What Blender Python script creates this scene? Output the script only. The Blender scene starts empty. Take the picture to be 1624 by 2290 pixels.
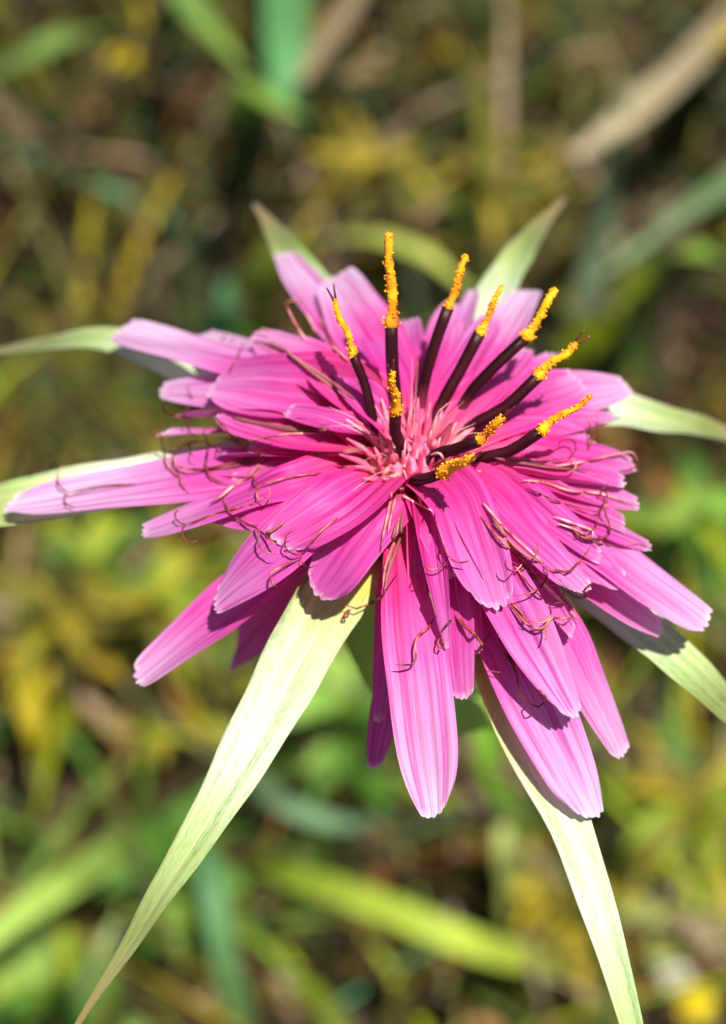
import bpy, math, random
import numpy as np
from mathutils import Vector, Matrix
from mathutils.bvhtree import BVHTree

random.seed(11)
rng = np.random.default_rng(11)
scn = bpy.context.scene
col = scn.collection
R = math.radians

# ------------------------------------------------------------------ camera
W, H = 1624.0, 2289.0              # pixel grid in which positions were read
MM = 0.001
PX = 0.028 * MM                    # one such pixel at the flower's distance
PITCH = R(52.0)
FLOWER = Vector((0, 0, 0.36))      # top of the receptacle, stem 36 cm tall
HALF = R(15.0)
DIST = (H * PX / 2) / math.tan(HALF)
fwd = Vector((0, math.cos(PITCH), -math.sin(PITCH)))
rgt = Vector((1, 0, 0))
upv = rgt.cross(fwd)
CAM = FLOWER - fwd * DIST - rgt * ((920 - W / 2) * PX) + upv * ((1010 - H / 2) * PX)
cd = bpy.data.cameras.new('camera')
cam = bpy.data.objects.new('camera', cd)
col.objects.link(cam)
cam.location = CAM
cam.rotation_euler = fwd.to_track_quat('-Z', 'Y').to_euler()
cd.sensor_fit = 'VERTICAL'
cd.sensor_height = 24.0
cd.lens = 12.0 / math.tan(HALF)
cd.clip_start = 0.005
cd.clip_end = 500.0
cd.dof.use_dof = True
cd.dof.focus_distance = DIST - 0.006
cd.dof.aperture_fstop = cd.lens / 2.5       # a 2.5 mm wide opening
scn.camera = cam

# ------------------------------------------------------------------ sky and sun
SUN_DIR = Vector((0.21, -0.25, 1.0)).normalized()
wd = bpy.data.worlds.new('World')
scn.world = wd
wd.use_nodes = True
wn = wd.node_tree.nodes
sky = wn.new('ShaderNodeTexSky')
sky.sky_type = 'NISHITA'
sky.sun_disc = False
sky.sun_elevation = math.asin(SUN_DIR.z)
sky.sun_rotation = math.atan2(SUN_DIR.x, SUN_DIR.y)
bg = wn['Background']
bg.inputs[1].default_value = 0.05
wd.node_tree.links.new(sky.outputs[0], bg.inputs[0])
sl = bpy.data.lights.new('sun', 'SUN')
sl.energy = 5.0
sl.angle = R(0.5)
sl.color = (1.0, 0.95, 0.86)
so = bpy.data.objects.new('sun', sl)
col.objects.link(so)
so.rotation_euler = SUN_DIR.to_track_quat('Z', 'Y').to_euler()
scn.view_settings.view_transform = 'Standard'
scn.view_settings.look = 'None'
scn.view_settings.exposure = 0.75
scn.view_settings.gamma = 1.0


# ------------------------------------------------------------------ helpers
def ray(x, y):
    return (fwd * DIST + rgt * ((x - W / 2) * PX) - upv * ((y - H / 2) * PX)).normalized()


def at_z(x, y, z):
    d = ray(x, y)
    return CAM + d * ((z - CAM.z) / d.z)


def at_h(x, y, h):
    """point of the ray at h millimetres above the receptacle's top"""
    return at_z(x, y, FLOWER.z + h * MM)


def to_px(p):
    q = p - CAM
    d = q.dot(fwd)
    return (W / 2 + q.dot(rgt) / d * DIST / PX, H / 2 - q.dot(upv) / d * DIST / PX, d)


def catmull(pts, n):
    """n+1 points evenly spaced by arc length on a Catmull-Rom spline"""
    P = [np.array(p, float) for p in pts]
    P = [2 * P[0] - P[1]] + P + [2 * P[-1] - P[-2]]
    out = []
    for i in range(1, len(P) - 2):
        p0, p1, p2, p3 = P[i - 1:i + 3]
        t0 = 0.0
        t1 = t0 + max(np.linalg.norm(p1 - p0), 1e-9) ** 0.5
        t2 = t1 + max(np.linalg.norm(p2 - p1), 1e-9) ** 0.5
        t3 = t2 + max(np.linalg.norm(p3 - p2), 1e-9) ** 0.5
        for k in range(24):
            t = t1 + (t2 - t1) * k / 24
            a1 = (t1 - t) / (t1 - t0) * p0 + (t - t0) / (t1 - t0) * p1
            a2 = (t2 - t) / (t2 - t1) * p1 + (t - t1) / (t2 - t1) * p2
            a3 = (t3 - t) / (t3 - t2) * p2 + (t - t2) / (t3 - t2) * p3
            b1 = (t2 - t) / (t2 - t0) * a1 + (t - t0) / (t2 - t0) * a2
            b2 = (t3 - t) / (t3 - t1) * a2 + (t - t1) / (t3 - t1) * a3
            out.append((t2 - t) / (t2 - t1) * b1 + (t - t1) / (t2 - t1) * b2)
    out.append(P[-2])
    out = np.array(out)
    s = np.concatenate([[0], np.cumsum(np.linalg.norm(np.diff(out, axis=0), axis=1))])
    q = np.linspace(0, s[-1], n + 1)
    return [Vector([np.interp(v, s, out[:, k]) for k in range(3)]) for v in q]


def obj(name, verts, faces, mat, parent=None, uv=None, colors=None, smooth=True, origin=None):
    me = bpy.data.meshes.new(name)
    o0 = Vector(origin) if origin is not None else (Vector(parent.location) if parent is not None else Vector())
    me.from_pydata([tuple(Vector(v) - o0) for v in verts], [], faces)
    if uv is not None:
        l = me.uv_layers.new(name='UVMap')
        idx = np.empty(len(me.loops), dtype=np.int32)
        me.loops.foreach_get('vertex_index', idx)
        l.data.foreach_set('uv', np.array(uv, dtype=np.float32)[idx].ravel())
    if colors is not None:
        c = me.color_attributes.new('col', 'FLOAT_COLOR', 'POINT')
        a = np.ones((len(verts), 4), dtype=np.float32)
        a[:, :3] = np.array(colors, dtype=np.float32)
        c.data.foreach_set('color', a.ravel())
    if smooth:
        me.polygons.foreach_set('use_smooth', [True] * len(me.polygons))
    me.materials.append(mat)
    o = bpy.data.objects.new(name, me)
    col.objects.link(o)
    if parent is not None:
        o.parent = parent          # parents are unrotated; their location is the mesh's own origin
    else:
        o.location = o0
    return o


def sub(o, part):
    """make o a sub-part of part (both built relative to the same root)"""
    o.parent = part


def empty(name, loc):
    o = bpy.data.objects.new(name, None)
    o.empty_display_size = 0.01
    o.location = loc
    col.objects.link(o)
    return o


def tag(o, label=None, cat=None, group=None, kind=None):
    for k, v in (('label', label), ('category', cat), ('group', group), ('kind', kind)):
        if v:
            o[k] = v
    return o


def frame(pts, ref):
    """tangent, side, normal at each point of a path"""
    out = []
    n = len(pts)
    for i, p in enumerate(pts):
        t = (pts[min(i + 1, n - 1)] - pts[max(i - 1, 0)]).normalized()
        s = t.cross(ref)
        if s.length < 1e-4:
            s = t.cross(Vector((0.3, 0.8, 0.1)))
        s.normalize()
        out.append((t, s, s.cross(t)))
    return out


def tube_data(pts, radii, sides=7, cap=True):
    n = len(pts)
    vs, fs, uv = [], [], []
    t0 = (pts[1] - pts[0]).normalized()
    s = t0.orthogonal().normalized()
    for i, p in enumerate(pts):
        t = (pts[min(i + 1, n - 1)] - pts[max(i - 1, 0)]).normalized()
        s = (s - t * s.dot(t)).normalized()
        b = t.cross(s)
        r = radii[i] if hasattr(radii, '__len__') else radii
        for k in range(sides):
            a = 2 * math.pi * k / sides
            vs.append(p + (s * math.cos(a) + b * math.sin(a)) * r)
            uv.append((k / sides, i / (n - 1)))
    for i in range(n - 1):
        for k in range(sides):
            k2 = (k + 1) % sides
            fs.append((i * sides + k, i * sides + k2, (i + 1) * sides + k2, (i + 1) * sides + k))
    if cap:
        fs.append(tuple(range(sides))[::-1])
        fs.append(tuple((n - 1) * sides + k for k in range(sides)))
    return vs, fs, uv


# ------------------------------------------------------------------ materials
class NT:
    def __init__(self, name):
        self.m = bpy.data.materials.new(name)
        self.m.use_nodes = True
        self.t = self.m.node_tree
        self.n = self.t.nodes
        self.b = self.n['Principled BSDF']
        self.out = self.n['Material Output']

    def new(self, kind, **kw):
        nd = self.n.new(kind)
        for k, v in kw.items():
            setattr(nd, k, v)
        return nd

    def link(self, a, b):
        self.t.links.new(a, b)

    def math(self, op, a, b=None):
        nd = self.new('ShaderNodeMath', operation=op)
        for i, v in enumerate((a, b)):
            if v is None:
                continue
            if isinstance(v, (int, float)):
                nd.inputs[i].default_value = v
            else:
                self.link(v, nd.inputs[i])
        return nd.outputs[0]

    def ramp(self, fac, stops, interp='LINEAR'):
        nd = self.new('ShaderNodeValToRGB')
        cr = nd.color_ramp
        cr.interpolation = interp
        while len(cr.elements) < len(stops):
            cr.elements.new(0.5)
        for e, (p, c) in zip(cr.elements, stops):
            e.position = p
            e.color = (c[0], c[1], c[2], 1) if hasattr(c, '__len__') else (c, c, c, 1)
        self.link(fac, nd.inputs[0])
        return nd.outputs[0]

    def noise(self, vec, scale, detail=3, rough=0.5):
        nd = self.new('ShaderNodeTexNoise')
        nd.inputs['Scale'].default_value = scale
        nd.inputs['Detail'].default_value = detail
        nd.inputs['Roughness'].default_value = rough
        self.link(vec, nd.inputs['Vector'])
        return nd.outputs[0]

    def mix(self, fac, a, b, mode='MIX'):
        nd = self.new('ShaderNodeMix', data_type='RGBA', blend_type=mode)
        for i, v in ((0, fac), (6, a), (7, b)):
            if isinstance(v, (int, float)):
                nd.inputs[i].default_value = v
            elif isinstance(v, tuple):
                nd.inputs[i].default_value = (v[0], v[1], v[2], 1)
            else:
                self.link(v, nd.inputs[i])
        return nd.outputs[2]

    def uvmap(self, su, sv, rnd=True):
        tc = self.new('ShaderNodeTexCoord')
        mp = self.new('ShaderNodeMapping')
        mp.inputs['Scale'].default_value = (su, sv, 1)
        self.link(tc.outputs['UV'], mp.inputs['Vector'])
        if rnd:
            oi = self.new('ShaderNodeObjectInfo')
            cb = self.new('ShaderNodeCombineXYZ')
            self.link(self.math('MULTIPLY', oi.outputs['Random'], 37.0), cb.inputs[2])
            self.link(self.math('MULTIPLY', oi.outputs['Random'], 11.0), cb.inputs[0])
            self.link(cb.outputs[0], mp.inputs['Location'])
        return mp.outputs[0]

    def bump(self, h, strength, dist):
        nd = self.new('ShaderNodeBump')
        nd.inputs['Strength'].default_value = strength
        nd.inputs['Distance'].default_value = dist
        self.link(h, nd.inputs['Height'])
        self.link(nd.outputs[0], self.b.inputs['Normal'])
        return nd.outputs[0]

    def translucent(self, color, fac, normal=None):
        tr = self.new('ShaderNodeBsdfTranslucent')
        if isinstance(color, tuple):
            tr.inputs[0].default_value = (*color, 1)
        else:
            self.link(color, tr.inputs[0])
        mx = self.new('ShaderNodeMixShader')
        mx.inputs[0].default_value = fac
        self.link(self.b.outputs[0], mx.inputs[1])
        self.link(tr.outputs[0], mx.inputs[2])
        self.link(mx.outputs[0], self.out.inputs['Surface'])


def petal_material():
    m = NT('petal_pink')
    tc = m.new('ShaderNodeTexCoord')
    sp = m.new('ShaderNodeSeparateXYZ')
    m.link(tc.outputs['UV'], sp.inputs[0])
    wob = m.noise(m.uvmap(1.5, 3.0), 1.6, 2)
    at = m.new('ShaderNodeVertexColor', layer_name='col')
    ts = m.new('ShaderNodeSeparateColor')
    m.link(at.outputs[0], ts.inputs[0])
    v = m.math('ADD', ts.outputs[0], m.math('MULTIPLY', m.math('SUBTRACT', wob, 0.5), 0.22))
    c = m.ramp(v, [(0.0, (0.88, 0.50, 0.36)), (0.25, (0.86, 0.22, 0.30)), (0.37, (0.80, 0.055, 0.25)),
                   (0.50, (0.74, 0.045, 0.34)), (0.67, (0.72, 0.11, 0.47)), (0.86, (0.78, 0.36, 0.69)), (1.05, (0.82, 0.54, 0.80))])
    # long fine veins, the five strong ones between the teeth
    fine = m.noise(m.uvmap(13.0, 0.55), 1.0, 4, 0.6)
    jig = m.math('MULTIPLY', m.math('SUBTRACT', m.noise(m.uvmap(2.5, 1.2), 1.4, 2), 0.5), 0.16)
    strong = m.math('ABSOLUTE', m.math('SINE', m.math('MULTIPLY', m.math('ADD', sp.outputs[0], jig), math.pi * 5)))
    sv = m.ramp(strong, [(0.0, 1.0), (0.16, 0.0)])
    fv = m.ramp(fine, [(0.40, 1.0), (0.58, 0.0)])
    pat = m.ramp(m.noise(m.uvmap(5.0, 1.6), 1.5, 3), [(0.44, 0.0), (0.60, 1.0)])
    vein = m.math('MULTIPLY', m.math('MAXIMUM', m.math('MULTIPLY', fv, 0.9), m.math('MULTIPLY', sv, 0.8)), pat)
    c = m.mix(vein, c, m.mix(1.0, c, (0.72, 0.22, 0.60), 'MULTIPLY'))
    pale = m.ramp(m.noise(m.uvmap(10.0, 0.9), 1.7, 3), [(0.50, 0.0), (0.75, 1.0)])
    c = m.mix(m.math('MULTIPLY', pale, 0.18), c, (0.86, 0.50, 0.80))
    oi = m.new('ShaderNodeObjectInfo')
    hs = m.new('ShaderNodeHueSaturation')
    m.link(m.math('ADD', 0.49, m.math('MULTIPLY', oi.outputs['Random'], 0.022)), hs.inputs['Hue'])
    m.link(m.math('ADD', 0.86, m.math('MULTIPLY', oi.outputs['Random'], 0.16)), hs.inputs['Value'])
    m.link(c, hs.inputs['Color'])
    c = hs.outputs[0]
    # the pale papery margin of the teeth
    tip = m.ramp(sp.outputs[1], [(0.978, 0.0), (1.0, 1.0)])
    c = m.mix(m.math('MULTIPLY', tip, m.math('ADD', 0.15, m.math('MULTIPLY', pat, 0.55))), c, (0.90, 0.80, 0.82))
    m.link(c, m.b.inputs['Base Color'])
    m.b.inputs['Roughness'].default_value = 0.48
    m.b.inputs['Specular IOR Level'].default_value = 0.22
    m.bump(m.math('ADD', fine, m.math('MULTIPLY', strong, 0.35)), 0.7, 0.00018)
    m.translucent(c, 0.38)
    return m.m


def bract_material():
    m = NT('bract_cream')
    tc = m.new('ShaderNodeTexCoord')
    sp = m.new('ShaderNodeSeparateXYZ')
    m.link(tc.outputs['UV'], sp.inputs[0])
    wob = m.noise(m.uvmap(2.0, 6.0), 1.5, 3)
    v = m.math('ADD', sp.outputs[1], m.math('MULTIPLY', m.math('SUBTRACT', wob, 0.5), 0.10))
    c = m.ramp(v, [(0.0, (0.36, 0.42, 0.05)), (0.22, (0.46, 0.50, 0.10)), (0.34, (0.48, 0.52, 0.30)),
                   (0.52, (0.53, 0.56, 0.40)), (0.66, (0.33, 0.40, 0.14)), (0.78, (0.15, 0.18, 0.035)),
                   (1.0, (0.24, 0.13, 0.05))])
    grain = m.noise(m.uvmap(6.0, 26.0), 2.4, 5, 0.7)
    strip = m.noise(m.uvmap(3.6, 1.3), 1.6, 3, 0.6)
    g = m.math('MULTIPLY', m.ramp(grain, [(0.42, 0.0), (0.66, 1.0)]), m.ramp(strip, [(0.42, 0.0), (0.58, 1.0)]))
    c = m.mix(m.ramp(strip, [(0.40, 0.0), (0.62, 0.6)]), c, m.mix(1.0, c, (0.62, 0.80, 0.66), 'MULTIPLY'))
    c = m.mix(m.math('MULTIPLY', g, 0.8), c, m.mix(1.0, c, (0.48, 0.66, 0.40), 'MULTIPLY'))
    m.link(c, m.b.inputs['Base Color'])
    m.b.inputs['Roughness'].default_value = 0.62
    m.b.inputs['Sheen Weight'].default_value = 0.15
    fib = m.noise(m.uvmap(22.0, 2.0), 1.0, 3)
    m.bump(m.math('ADD', grain, fib), 0.5, 0.00018)
    return m.m


def simple(name, stops, scale, rough=0.6, bump=0.0, trans=0.0, dist=0.0001, spec=0.4):
    m = NT(name)
    tc = m.new('ShaderNodeTexCoord')
    f = m.noise(tc.outputs['Object'], scale, 4, 0.6)
    c = m.ramp(f, stops)
    m.link(c, m.b.inputs['Base Color'])
    m.b.inputs['Roughness'].default_value = rough
    m.b.inputs['Specular IOR Level'].default_value = spec
    if bump:
        m.bump(f, bump, dist)
    if trans:
        m.translucent(c, trans)
    return m.m


def stripe(name, a, b, su, rough=0.45, extra=None):
    m = NT(name)
    f = m.noise(m.uvmap(su, 0.8), 1.0, 3)
    c = m.ramp(f, [(0.35, a), (0.65, b)])
    if extra:
        tc = m.new('ShaderNodeTexCoord')
        sp = m.new('ShaderNodeSeparateXYZ')
        m.link(tc.outputs['UV'], sp.inputs[0])
        c = m.mix(m.ramp(sp.outputs[1], [(0.30, 1.0), (0.62, 0.0)]), c, extra)
    m.link(c, m.b.inputs['Base Color'])
    m.b.inputs['Roughness'].default_value = rough
    m.b.inputs['Specular IOR Level'].default_value = 0.18
    m.bump(f, 0.4, 0.0001)
    return m.m


def leaf_material(name='meadow_leaf'):
    m = NT(name)
    at = m.new('ShaderNodeVertexColor', layer_name='col')
    tc = m.new('ShaderNodeTexCoord')
    n = m.noise(tc.outputs['Object'], 160.0, 3)
    c = m.mix(1.0, at.outputs[0], m.ramp(n, [(0.3, 0.65), (0.7, 1.0)]), 'MULTIPLY')
    m.link(c, m.b.inputs['Base Color'])
    m.b.inputs['Roughness'].default_value = 0.6
    m.b.inputs['Specular IOR Level'].default_value = 0.2
    m.translucent(c, 0.30)
    return m.m


M_PETAL = petal_material()
M_BRACT = bract_material()
M_ANTHER = stripe('anther_maroon', (0.010, 0.002, 0.003), (0.046, 0.005, 0.010), 6.0, 0.45, (0.45, 0.06, 0.14))
M_POLLEN = simple('pollen_orange', [(0.35, (0.70, 0.20, 0.003)), (0.52, (0.88, 0.38, 0.005)), (0.7, (0.92, 0.52, 0.010))],
                  900.0, 0.7, 0.4, 0.0)
M_STYLE = simple('withered_style', [(0.38, (0.030, 0.005, 0.007)), (0.53, (0.26, 0.035, 0.030)), (0.70, (0.62, 0.28, 0.18))], 420.0, 0.4)
M_THREAD = simple('pale_thread', [(0.38, (0.22, 0.04, 0.05)), (0.52, (0.58, 0.20, 0.20)), (0.70, (0.78, 0.52, 0.44))], 520.0, 0.5)
M_PALE = simple('heart_thread', [(0.35, (0.80, 0.20, 0.26)), (0.65, (0.86, 0.50, 0.46))], 300.0, 0.5)
M_HEART = simple('heart_pink', [(0.34, (0.82, 0.08, 0.28)), (0.50, (0.86, 0.22, 0.36)), (0.68, (0.90, 0.56, 0.50))], 420.0, 0.5, 0.3, 0.3, 0.0002)
M_OLD = stripe('old_anther', (0.040, 0.010, 0.014), (0.42, 0.13, 0.14), 9.0, 0.5)
M_STEM = simple('stem_green', [(0.3, (0.17, 0.36, 0.03)), (0.7, (0.32, 0.48, 0.09))], 180.0, 0.55, 0.3)
M_LEAF = leaf_material()

# ------------------------------------------------------------------ ground
def ground():
    m = NT('soil')
    tc = m.new('ShaderNodeTexCoord')
    a = m.noise(tc.outputs['Object'], 30.0, 6, 0.65)
    b = m.noise(tc.outputs['Object'], 4.0, 4)
    c = m.ramp(a, [(0.3, (0.030, 0.018, 0.010)), (0.55, (0.075, 0.048, 0.026)), (0.75, (0.15, 0.105, 0.06))])
    c = m.mix(m.ramp(b, [(0.4, 0.0), (0.65, 0.6)]), c, (0.06, 0.065, 0.018))
    m.link(c, m.b.inputs['Base Color'])
    m.b.inputs['Roughness'].default_value = 0.95
    m.bump(a, 0.8, 0.01)
    vs, fs = [], []
    xs = np.concatenate([np.linspace(-60, -1.2, 12), np.linspace(-1.1, 1.1, 56), np.linspace(1.2, 60, 12)])
    n = len(xs)
    for y in xs:
        for x in xs:
            d = max(abs(x), abs(y))
            z = 0.012 * (math.sin(x * 17 + 1.3 * math.sin(y * 11)) * math.sin(y * 14 + 0.7)) if d < 1.15 else 0.0
            vs.append((x, y, z - 0.006))
    for j in range(n - 1):
        for i in range(n - 1):
            fs.append((j * n + i, j * n + i + 1, (j + 1) * n + i + 1, (j + 1) * n + i))
    tag(obj('ground', vs, fs, m.m), kind='structure', label='dark brown meadow soil')


ground()

# ------------------------------------------------------------------ the flower
flower = empty('flower', (FLOWER.x, FLOWER.y, 0.0))
tag(flower, 'pink many-petalled flower with dark orange-tipped stamens and long cream bracts', 'flower')
blockers = []                       # geometry that filaments may lie on


def radial(p):
    d = Vector((p.x - FLOWER.x, p.y - FLOWER.y, 0))
    return d


def petal(tip, base, w, h, arch=2.0, cup=0.10, roll=0.0, tipw=0.52, kz=None, teeth=0.26, basew=0.30, peak=0.62,
          curl=0.0, name='petal', label=None, twist=0.0, fold=0.0, rk=2.4, vmax=1.0):
    if kz is None:
        kz = -1.5 + 0.32 * (min(h, -2.0) + 2.0)
    T = at_h(*tip, h)
    rd = radial(T)
    L = rd.length
    u = rd.normalized()
    B = None
    zb = kz
    for _ in range(5):
        B = at_h(*base, zb)
        f = min(max(radial(B).length / max(L, 1e-6), 0.0), 0.95)
        zb = kz + (h - kz) * f ** 1.5 + arch * math.sin(math.pi * min(f, 1.0))
    ub = radial(B)
    K_dir = (ub if ub.length > 0.002 else rd).normalized()
    P0 = FLOWER + K_dir * 1.3 * MM + Vector((0, 0, -9.0 * MM))
    K = FLOWER + K_dir * rk * MM + Vector((0, 0, kz * MM))
    pts = [P0, K]
    if ub.length > (rk + 2.0) * MM:
        pts.append(B)
    fB = radial(pts[-1]).length / L
    fm = (fB + 1) / 2
    Mid = pts[-1].lerp(T, 0.5)
    zl = kz + (h - kz) * fm ** 1.5 + arch * math.sin(math.pi * fm)
    px = to_px(Mid)
    Mid2 = at_h(px[0], px[1], zl)
    pts += [Mid2, T]
    NR, NC = 28, 21
    path = catmull(pts, NR)
    fr = frame(path, Vector((0, 0, 1)) + u * 0.35)
    if roll or twist:
        for i, (t, s, n) in enumerate(fr):
            q = Matrix.Rotation(R(roll + twist * i / NR), 3, t)
            fr[i] = (t, q @ s, q @ n)
    k = int(NR * 0.72)
    t, s, n = fr[k]
    a, b = to_px(path[k] - s * 0.5 * MM), to_px(path[k] + s * 0.5 * MM)
    c, d = to_px(path[k - 2]), to_px(path[min(k + 2, NR)])
    e = Vector((d[0] - c[0], d[1] - c[1])).normalized()
    perp = abs((b[0] - a[0]) * (-e.y) + (b[1] - a[1]) * e.x)      # pixels for one millimetre of width
    wm = w / max(perp, 18.0)
    wm = min(wm, 5.2)
    length = sum((path[i + 1] - path[i]).length for i in range(NR))
    seed = random.random() * 50
    skew = random.uniform(-0.28, 0.28)
    teeth *= random.uniform(0.45, 1.25)
    vs, uv, fs = [], [], []
    for i in range(NR + 1):
        v = i / NR
        if v < peak:
            g = basew + (1 - basew) * (0.5 - 0.5 * math.cos(math.pi * (v / peak))) ** 0.9
        else:
            q = (v - peak) / (1 - peak)
            g = 1 - (1 - tipw) * q ** 1.9
        t, s, n = fr[i]
        for j in range(NC):
            uu = -1 + 2 * j / (NC - 1)
            x = uu * wm * 0.5 * g
            rip = 0.016 * (1 + 0.9 * math.sin(seed * 3 + uu * 3.1 + v * 4)) * math.cos(uu * math.pi * 5 + 0.5 * math.sin(seed + v * 3)) * wm * (0.4 + 0.6 * v)
            wave = 0.065 * wm * math.sin(v * 7 + seed + uu * 1.6) + 0.10 * uu * wm * math.sin(v * 4.1 + seed * 1.7)
            z = cup * wm * g * (uu * uu - 0.3) + (rip + wave) * min(1, v * 2) + fold * wm * abs(uu) * g
            z += curl * wm * max(0, (v - 0.8) / 0.2) ** 2
            x += wm * g * 0.022 * math.sin(v * 17 + seed * 2 + (3 if uu > 0 else 0)) * abs(uu)
            p = path[i] + s * (x * MM) + n * (z * MM)
            if v > 0.84:
                q = (v - 0.84) / 0.16
                back = (-0.42 * wm * tipw * abs(uu) ** 2.6 + skew * wm * tipw * uu) * q * q
                if i == NR:
                    back += teeth * (0.9 * abs(math.sin(2.5 * math.pi * (uu + 1))) ** 0.7 - 0.15) * (0.8 + 0.4 * math.sin(seed + int((uu + 1) * 2.5) * 2.1))
                p = p + t * (back * MM)
            vs.append(p)
            uv.append(((uu + 1) / 2, v if vmax > 0.99 else v * 0.9))
    for i in range(NR):
        for j in range(NC - 1):
            a = i * NC + j
            fs.append((a, a + 1, a + NC + 1, a + NC))
    tf = min(1.18, max(0.72, 0.72 + 0.46 * (length / MM - 19) / 11)) * vmax
    o = obj(name, vs, fs, M_PETAL, flower, uv, [(q[1] * tf, tf, 0) for q in uv])
    if label:
        o['label'] = label
    blockers.append((vs, fs))
    return length / MM, wm


PETALS = [
    # tip, base, width px, height of the tip, options          lowest ring first
    ((12, 1128), (600, 1052), 116, -7.0, dict(arch=0.6, tipw=0.56, peak=0.78)),
    ((262, 733), (690, 860), 104, -8.0, dict(arch=2.5, tipw=0.7, cup=0.05)),
    ((305, 1520), (700, 1210), 112, -11.5, dict(arch=0.8, cup=0.22)),
    ((482, 1350), (770, 1100), 112, -5.0, dict(arch=3.2, cup=0.12)),
    ((318, 1190), (640, 1085), 88, -4.6, dict(arch=2.2)),
    ((360, 878), (680, 890), 74, -6.0, dict(arch=2.0, cup=0.25)),
    ((470, 872), (770, 900), 124, -2.6, dict(arch=2.0, cup=0.40, roll=-10)),
    ((490, 935), (800, 965), 84, -2.0, dict(arch=1.5, cup=0.05, roll=18)),
    ((355, 968), (640, 965), 44, -5.5, dict(arch=1.2, roll=35)),
    ((490, 1012), (790, 990), 46, -3.0, dict(arch=1.0, roll=30)),
    ((430, 1045), (700, 1030), 60, -4.6, dict(arch=1.0)),
    ((478, 1155), (830, 1030), 122, -3.2, dict(arch=2.2, cup=0.06)),
    ((627, 1215), (860, 1045), 134, -0.8, dict(arch=1.6, cup=0.12, kz=0.0)),
    ((703, 1325), (850, 1130), 140, -3.4, dict(arch=2.4, cup=-0.10, tipw=0.66)),
    ((520, 1480), (700, 1230), 105, -20.0, dict(arch=0.0)),
    ((838, 1715), (880, 1480), 74, -14.5, dict(arch=0.0)),
    ((972, 1826), (905, 1230), 150, -9.0, dict(arch=3.0, cup=0.05, tipw=0.46, peak=0.74)),
    ((848, 1612), (868, 1330), 48, -10.5, dict(arch=2.0, roll=20)),
    ((1033, 1562), (1015, 1330), 74, -6.8, dict(arch=2.8, tipw=0.8)),
    ((1001, 1448), (950, 1130), 62, -3.0, dict(arch=2.8, tipw=0.25, cup=0.5, teeth=0.15)),
    ((1113, 1355), (1020, 1110), 134, -0.8, dict(arch=2.2, cup=0.14, kz=0.0, tipw=0.66)),
    ((1322, 1826), (1140, 1440), 146, -11.6, dict(arch=1.4, cup=0.06, tipw=0.46, peak=0.74)),
    ((1283, 1600), (1120, 1310), 116, -6.2, dict(arch=3.4)),
    ((1393, 1688), (1230, 1370), 92, -11.5, dict(arch=2.6)),
    ((1282, 1420), (1130, 1220), 56, -5.0, dict(arch=2.2, cup=0.35)),
    ((1308, 1322), (1070, 1090), 122, -1.8, dict(arch=2.4, cup=0.10)),
    ((1393, 1308), (1150, 1110), 112, -4.0, dict(arch=2.4)),
    ((1580, 1395), (1320, 1220), 112, -8.0, dict(arch=2.4, tipw=0.55)),
    ((1482, 1412), (1270, 1270), 84, -9.0, dict(arch=2.0)),
    ((1450, 1225), (1180, 1100), 84, -5.5, dict(arch=2.2)),
    ((1430, 1130), (1170, 1060), 66, -4.5, dict(arch=2.0, cup=0.2)),
    ((1426, 1042), (1170, 1030), 74, -5.0, dict(arch=2.0, cup=0.3)),
    ((1335, 985), (1080, 1005), 124, -3.5, dict(arch=1.6, cup=0.0)),
    ((1408, 862), (1200, 890), 78, -7.5, dict(arch=2.0)),
    ((1300, 845), (1080, 950), 118, -4.0, dict(arch=2.0, cup=0.0)),
    ((1182, 648), (1030, 880), 92, -7.5, dict(arch=2.5, tipw=0.8)),
    ((1012, 680), (955, 880), 84, -6.0, dict(arch=2.0)),
    ((905, 712), (925, 900), 92, -5.0, dict(arch=2.0, tipw=0.7, teeth=0.15)),
    ((745, 612), (880, 860), 140, -6.0, dict(arch=2.4, cup=0.1, tipw=0.6)),
    ((633, 562), (790, 790), 96, -9.0, dict(arch=2.0, tipw=0.55)),
    ((566, 752), (830, 880), 96, -3.5, dict(arch=2.2, cup=0.12)),
    ((650, 770), (860, 900), 86, -1.8, dict(arch=2.0, cup=0.15)),
    ((450, 742), (640, 830), 80, -8.0, dict(arch=2.0)),
    ((1180, 775), (1020, 920), 100, -3.0, dict(arch=1.8, cup=0.05)),
    ((800, 690), (895, 880), 100, -4.0, dict(arch=2.0)),
    ((1100, 705), (985, 890), 90, -4.5, dict(arch=2.0)),
    ((1260, 1180), (1060, 1075), 70, -3.0, dict(arch=2.0, cup=0.3)),
    ((1190, 1390), (1060, 1180), 70, -4.5, dict(arch=2.4)),
    ((1010, 1290), (960, 1110), 90, -1.5, dict(arch=2.0, cup=0.2)),
    ((760, 830), (880, 930), 80, 0.4, dict(arch=1.0, cup=0.15, kz=0.0)),
    ((1250, 1060), (1050, 1040), 60, -1.8, dict(arch=1.2, cup=0.2)),
]
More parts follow.
